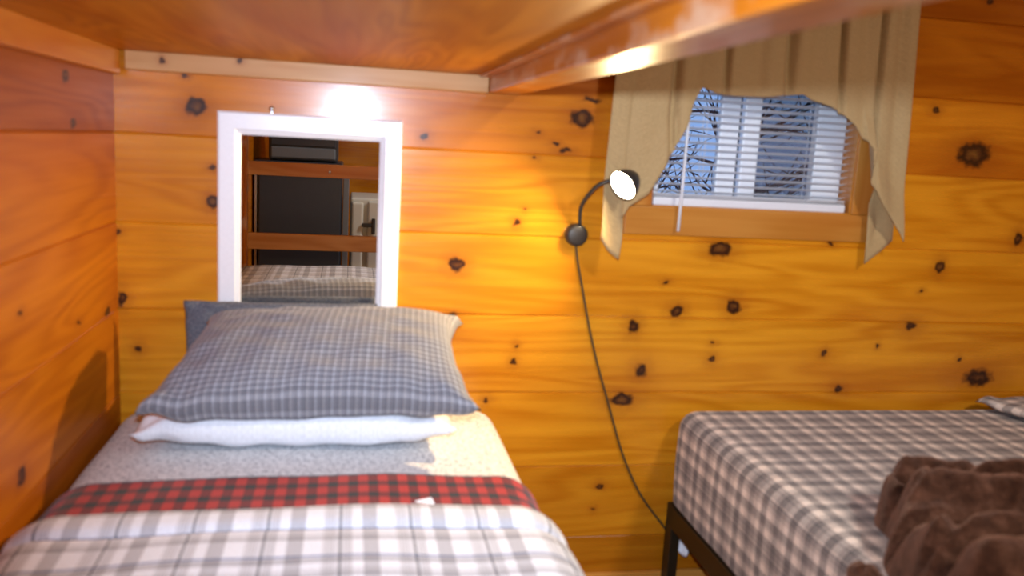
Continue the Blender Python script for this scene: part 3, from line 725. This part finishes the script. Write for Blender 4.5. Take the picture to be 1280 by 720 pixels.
# brown fleece throw, loosely folded in a heap
def fleece(mb):
    nx, ny = 120, 110
    def left(v): return float(np.interp(v, [0, .12, .3, .55, .8, 1], [1.412, 1.368, 1.305, 1.252, 1.228, 1.228]))
    def pos(i, j, lo=False):
        v = j; y = -.600-.64*v-.105*i*(1-v*.5)
        xl = left(v)+.010*wob(v*14, .3, 1.5); x = xl+(2.15-xl)*i
        e = min(i/.055, 1.0); e2 = min(v/.10, 1.0); e3 = min((1-v)/.10, 1.0); e4 = min((1-i)/.06, 1)
        ed = math.sqrt(max(0, 1-(1-e)**2))*math.sqrt(max(0, 1-(1-e2)**2))*math.sqrt(max(0, 1-(1-e3)**2))*math.sqrt(max(0, 1-(1-e4)**2))
        base = -.581
        if x < RX0+.04:
            q = (RX0+.04-x)/.05; base = -.581-.03*q*q
        if lo: return (x, y, base)
        fold = 0.0
        for c0, sk, am, wd in ((.085, .10, .020, .045), (.24, .05, .024, .055), (.42, -.16, .022, .04), (.60, -.04, .026, .07), (.85, .05, .02, .08)):
            dv = v-(c0+sk*(i-.3)+.018*wob(i*6+c0*9, c0*7, 1.6)); fold += am*math.exp(-(dv/wd)**2)
        for c0, am, wd in ((.165, .018, .022), (.335, .022, .022), (.50, .020, .02), (.74, .014, .03)):
            dv = v-(c0+.02*wob(i*8+c0*5, 1.0, 1.7)-.05*(i-.3)); fold -= 1.5*am*math.exp(-(dv/(wd*.8))**2)
        cr_ = wob(i*5+2, v*9, 1.5); cr2 = wob(i*8+v*6, v*5+4, 1.6)
        h = ed*(.088+fold*1.75-.026*math.exp(-(cr_/.09)**2)-.016*math.exp(-(cr2/.08)**2)+.010*wob(i*7, v*8, 1.6)+.0045*wob(i*24, v*20+2, 1.9)+.0012*wob(i*70, v*70, 2.0))
        return (x, y, base+max(h, 0.0))
    mb.grid(pos, nx, ny); mb.grid(lambda i, j: pos(i, j, True), 40, 40, flip=True)
    return mb
fm = fleece(MB())
thr = fm.build('throw_blanket', m_fleece, base=(1.75, -.95, -.58))
tag(thr, 'dark brown plush throw heaped in loose folds on the right bed', 'blanket')
tl = MB()
def tuft(i, j):
    a = 2*PI*i; ph = PI*j; r = .030*math.sin(ph)*(1+.15*math.sin(3*a+1)); return (1.236+.030*math.cos(ph)*-.5+r*math.cos(a)*.8, -.862+r*math.sin(a)*1.4, -.585+.034*math.cos(ph)+.003*math.sin(5*a))
tl.grid(tuft, 24, 14, closed=True)
tl.build('loose_corner', m_fleece, thr)

# ------------------------------------------------------------------ far end of the room (seen in the mirror), plus an added unseen light
fr = thing('refrigerator', (.20, -2.75, ZF), 'black refrigerator beyond the foot of the bunk, seen in the mirror', 'refrigerator')
MB().box((.004, -2.98, ZF+.02), (.436, -2.545, -.128), .008, grain='z').build('body', m_fridge, fr)
MB().box((.030, -2.5445, ZF+.03), (.4335, -2.505, -.135), .010, 3).build('door', m_fridge, fr)
MB().box((.012, -2.5445, ZF+.03), (.024, -2.515, -.135), .002).build('trim_strip', m_steel, fr)
MB().box((.02, -2.96, ZF), (.43, -2.56, ZF+.019), 0).build('kick_plate', m_fridge, fr)
mw_ = thing('microwave_oven', (.22, -2.72, -.1275), 'black microwave with a silver lower panel on top of the refrigerator', 'microwave')
MB().box((.075, -2.92, -.123), (.41, -2.56, .16), .006).build('body', m_fridge, mw_)
MB().box((.085, -2.5595, -.052), (.40, -2.548, .15), .004).build('door', m_fridge, mw_)
MB().box((.085, -2.5595, -.114), (.40, -2.545, -.058), .008).build('control_panel', m_greyp, mw_)
for xx in (.09, .39):
    for yy in (-2.9, -2.58): MB().lathe([(.008, 0), (.008, .005)], (xx, yy, -.1278), (0, 0, 1), 10).build('foot', m_fridge, mw_)
gp = thing('metal_post', (.452, -2.52, ZF), 'grey metal post standing beside the black refrigerator', 'post')
MB().box((.441, -2.535, ZF), (.470, -2.506, -.20), .003, grain='z').build('shaft', m_greyp, gp)
MB().box((.437, -2.539, ZF), (.474, -2.502, ZF+.01), .001).build('foot_plate', m_greyp, gp)
wc = thing('storage_cabinet', (.72, -2.8, ZF), 'off-white metal cabinet with a black latch next to the grey post', 'cabinet')
MB().box((.478, -3.05, ZF+.03), (.98, -2.60, -.300), .012, 3, grain='z').build('body', m_offw, wc)
dr = MB().box((.484, -2.5995, ZF+.05), (.545, -2.575, -.320), .012, 3, grain='z').build('door', m_offw, wc)
MB().box((.566, -2.5995, ZF+.05), (.975, -2.575, -.312), .012, 3, grain='z').build('door', m_offw, wc)
MB().box((.540, -2.5745, -.445), (.600, -2.560, -.425), .004).box((.588, -2.5745, -.48), (.606, -2.558, -.40), .004).build('latch', m_black, wc)
for xx in (.50, .95):
    for yy in (-3.0, -2.64): MB().box((xx-.015, yy-.015, ZF), (xx+.015, yy+.015, ZF+.0295), .002).build('foot', m_black, wc)
cl = thing('added_ceiling_light', (1.75, -1.95, ZC-.05), 'round frosted ceiling light added out of view to fill the main room', 'lamp')  # unseen fixture, added to give the room its ambient light
MB().lathe([(.0, -.0), (.10, -.0), (.13, .01), (.135, .035)], (1.75, -1.95, ZC-.05), (0, 0, 1), 32).build('diffuser', m_lens, cl)
MB().lathe([(.14, .0), (.14, .014), (.0, .014)], (1.75, -1.95, ZC-.0142), (0, 0, 1), 32).build('canopy', m_white, cl)
al = light('added_ceiling_fill', 'AREA', (1.75, -1.95, ZC-.06), ROOM_W, (1.0, 0.95, 0.88), shape='DISK', size=0.3)  # fill light for the added fixture

# ------------------------------------------------------------------ outside the window
gd = MB().box((-6, .6, -1.55), (14, 22, -1.50), 0).build('ground_outside', m_snow, base=(4, 11, -1.55)); struct(gd)
GT = 'bare trees outside the window'
for k, (tx, ty, hh) in enumerate(((2.95, 3.4, 3.4), (2.35, 5.2, 3.8), (4.55, 4.9, 4.0), (3.5, 6.9, 4.4), (6.3, 7.0, 5.0), (4.6, 9.6, 4.6))):
    rt = random.Random(20+k)
    tree = thing('tree', (tx, ty, -1.5), 'bare dark tree outside, glimpsed between the blind slats', 'tree', GT)
    MB().tube([(tx+.03*math.sin(q*1.3+k), ty+.03*math.cos(q), -1.5+hh*q/8) for q in range(9)], [.055*(1-.09*q) for q in range(9)], 8).build('trunk', m_bark, tree)
    br = MB()
    for q in range(80):
        z_ = -1.2+hh*.9*rt.random(); a = rt.uniform(0, 2*PI); L_ = rt.uniform(.35, .95); p = Vector((tx, ty, z_)); d = Vector((math.cos(a), math.sin(a), rt.uniform(.1, .7)))
        pts = [p]
        for w_ in range(5):
            d = (d+Vector((rt.uniform(-.4, .4), rt.uniform(-.4, .4), rt.uniform(-.3, .3)))).normalized(); pts.append(pts[-1]+d*L_/5)
            if w_ > 0:
                d2 = (d+Vector((rt.uniform(-1, 1), rt.uniform(-1, 1), rt.uniform(-.6, .8)))).normalized()
                br.tube([pts[-1], pts[-1]+d2*.12, pts[-1]+d2*.22+Vector((0, 0, .03))], [.006, .004, .002], 5)
        br.tube(pts, [.014, .012, .010, .008, .006, .003], 6)
    br.build('branches', m_bark, tree)
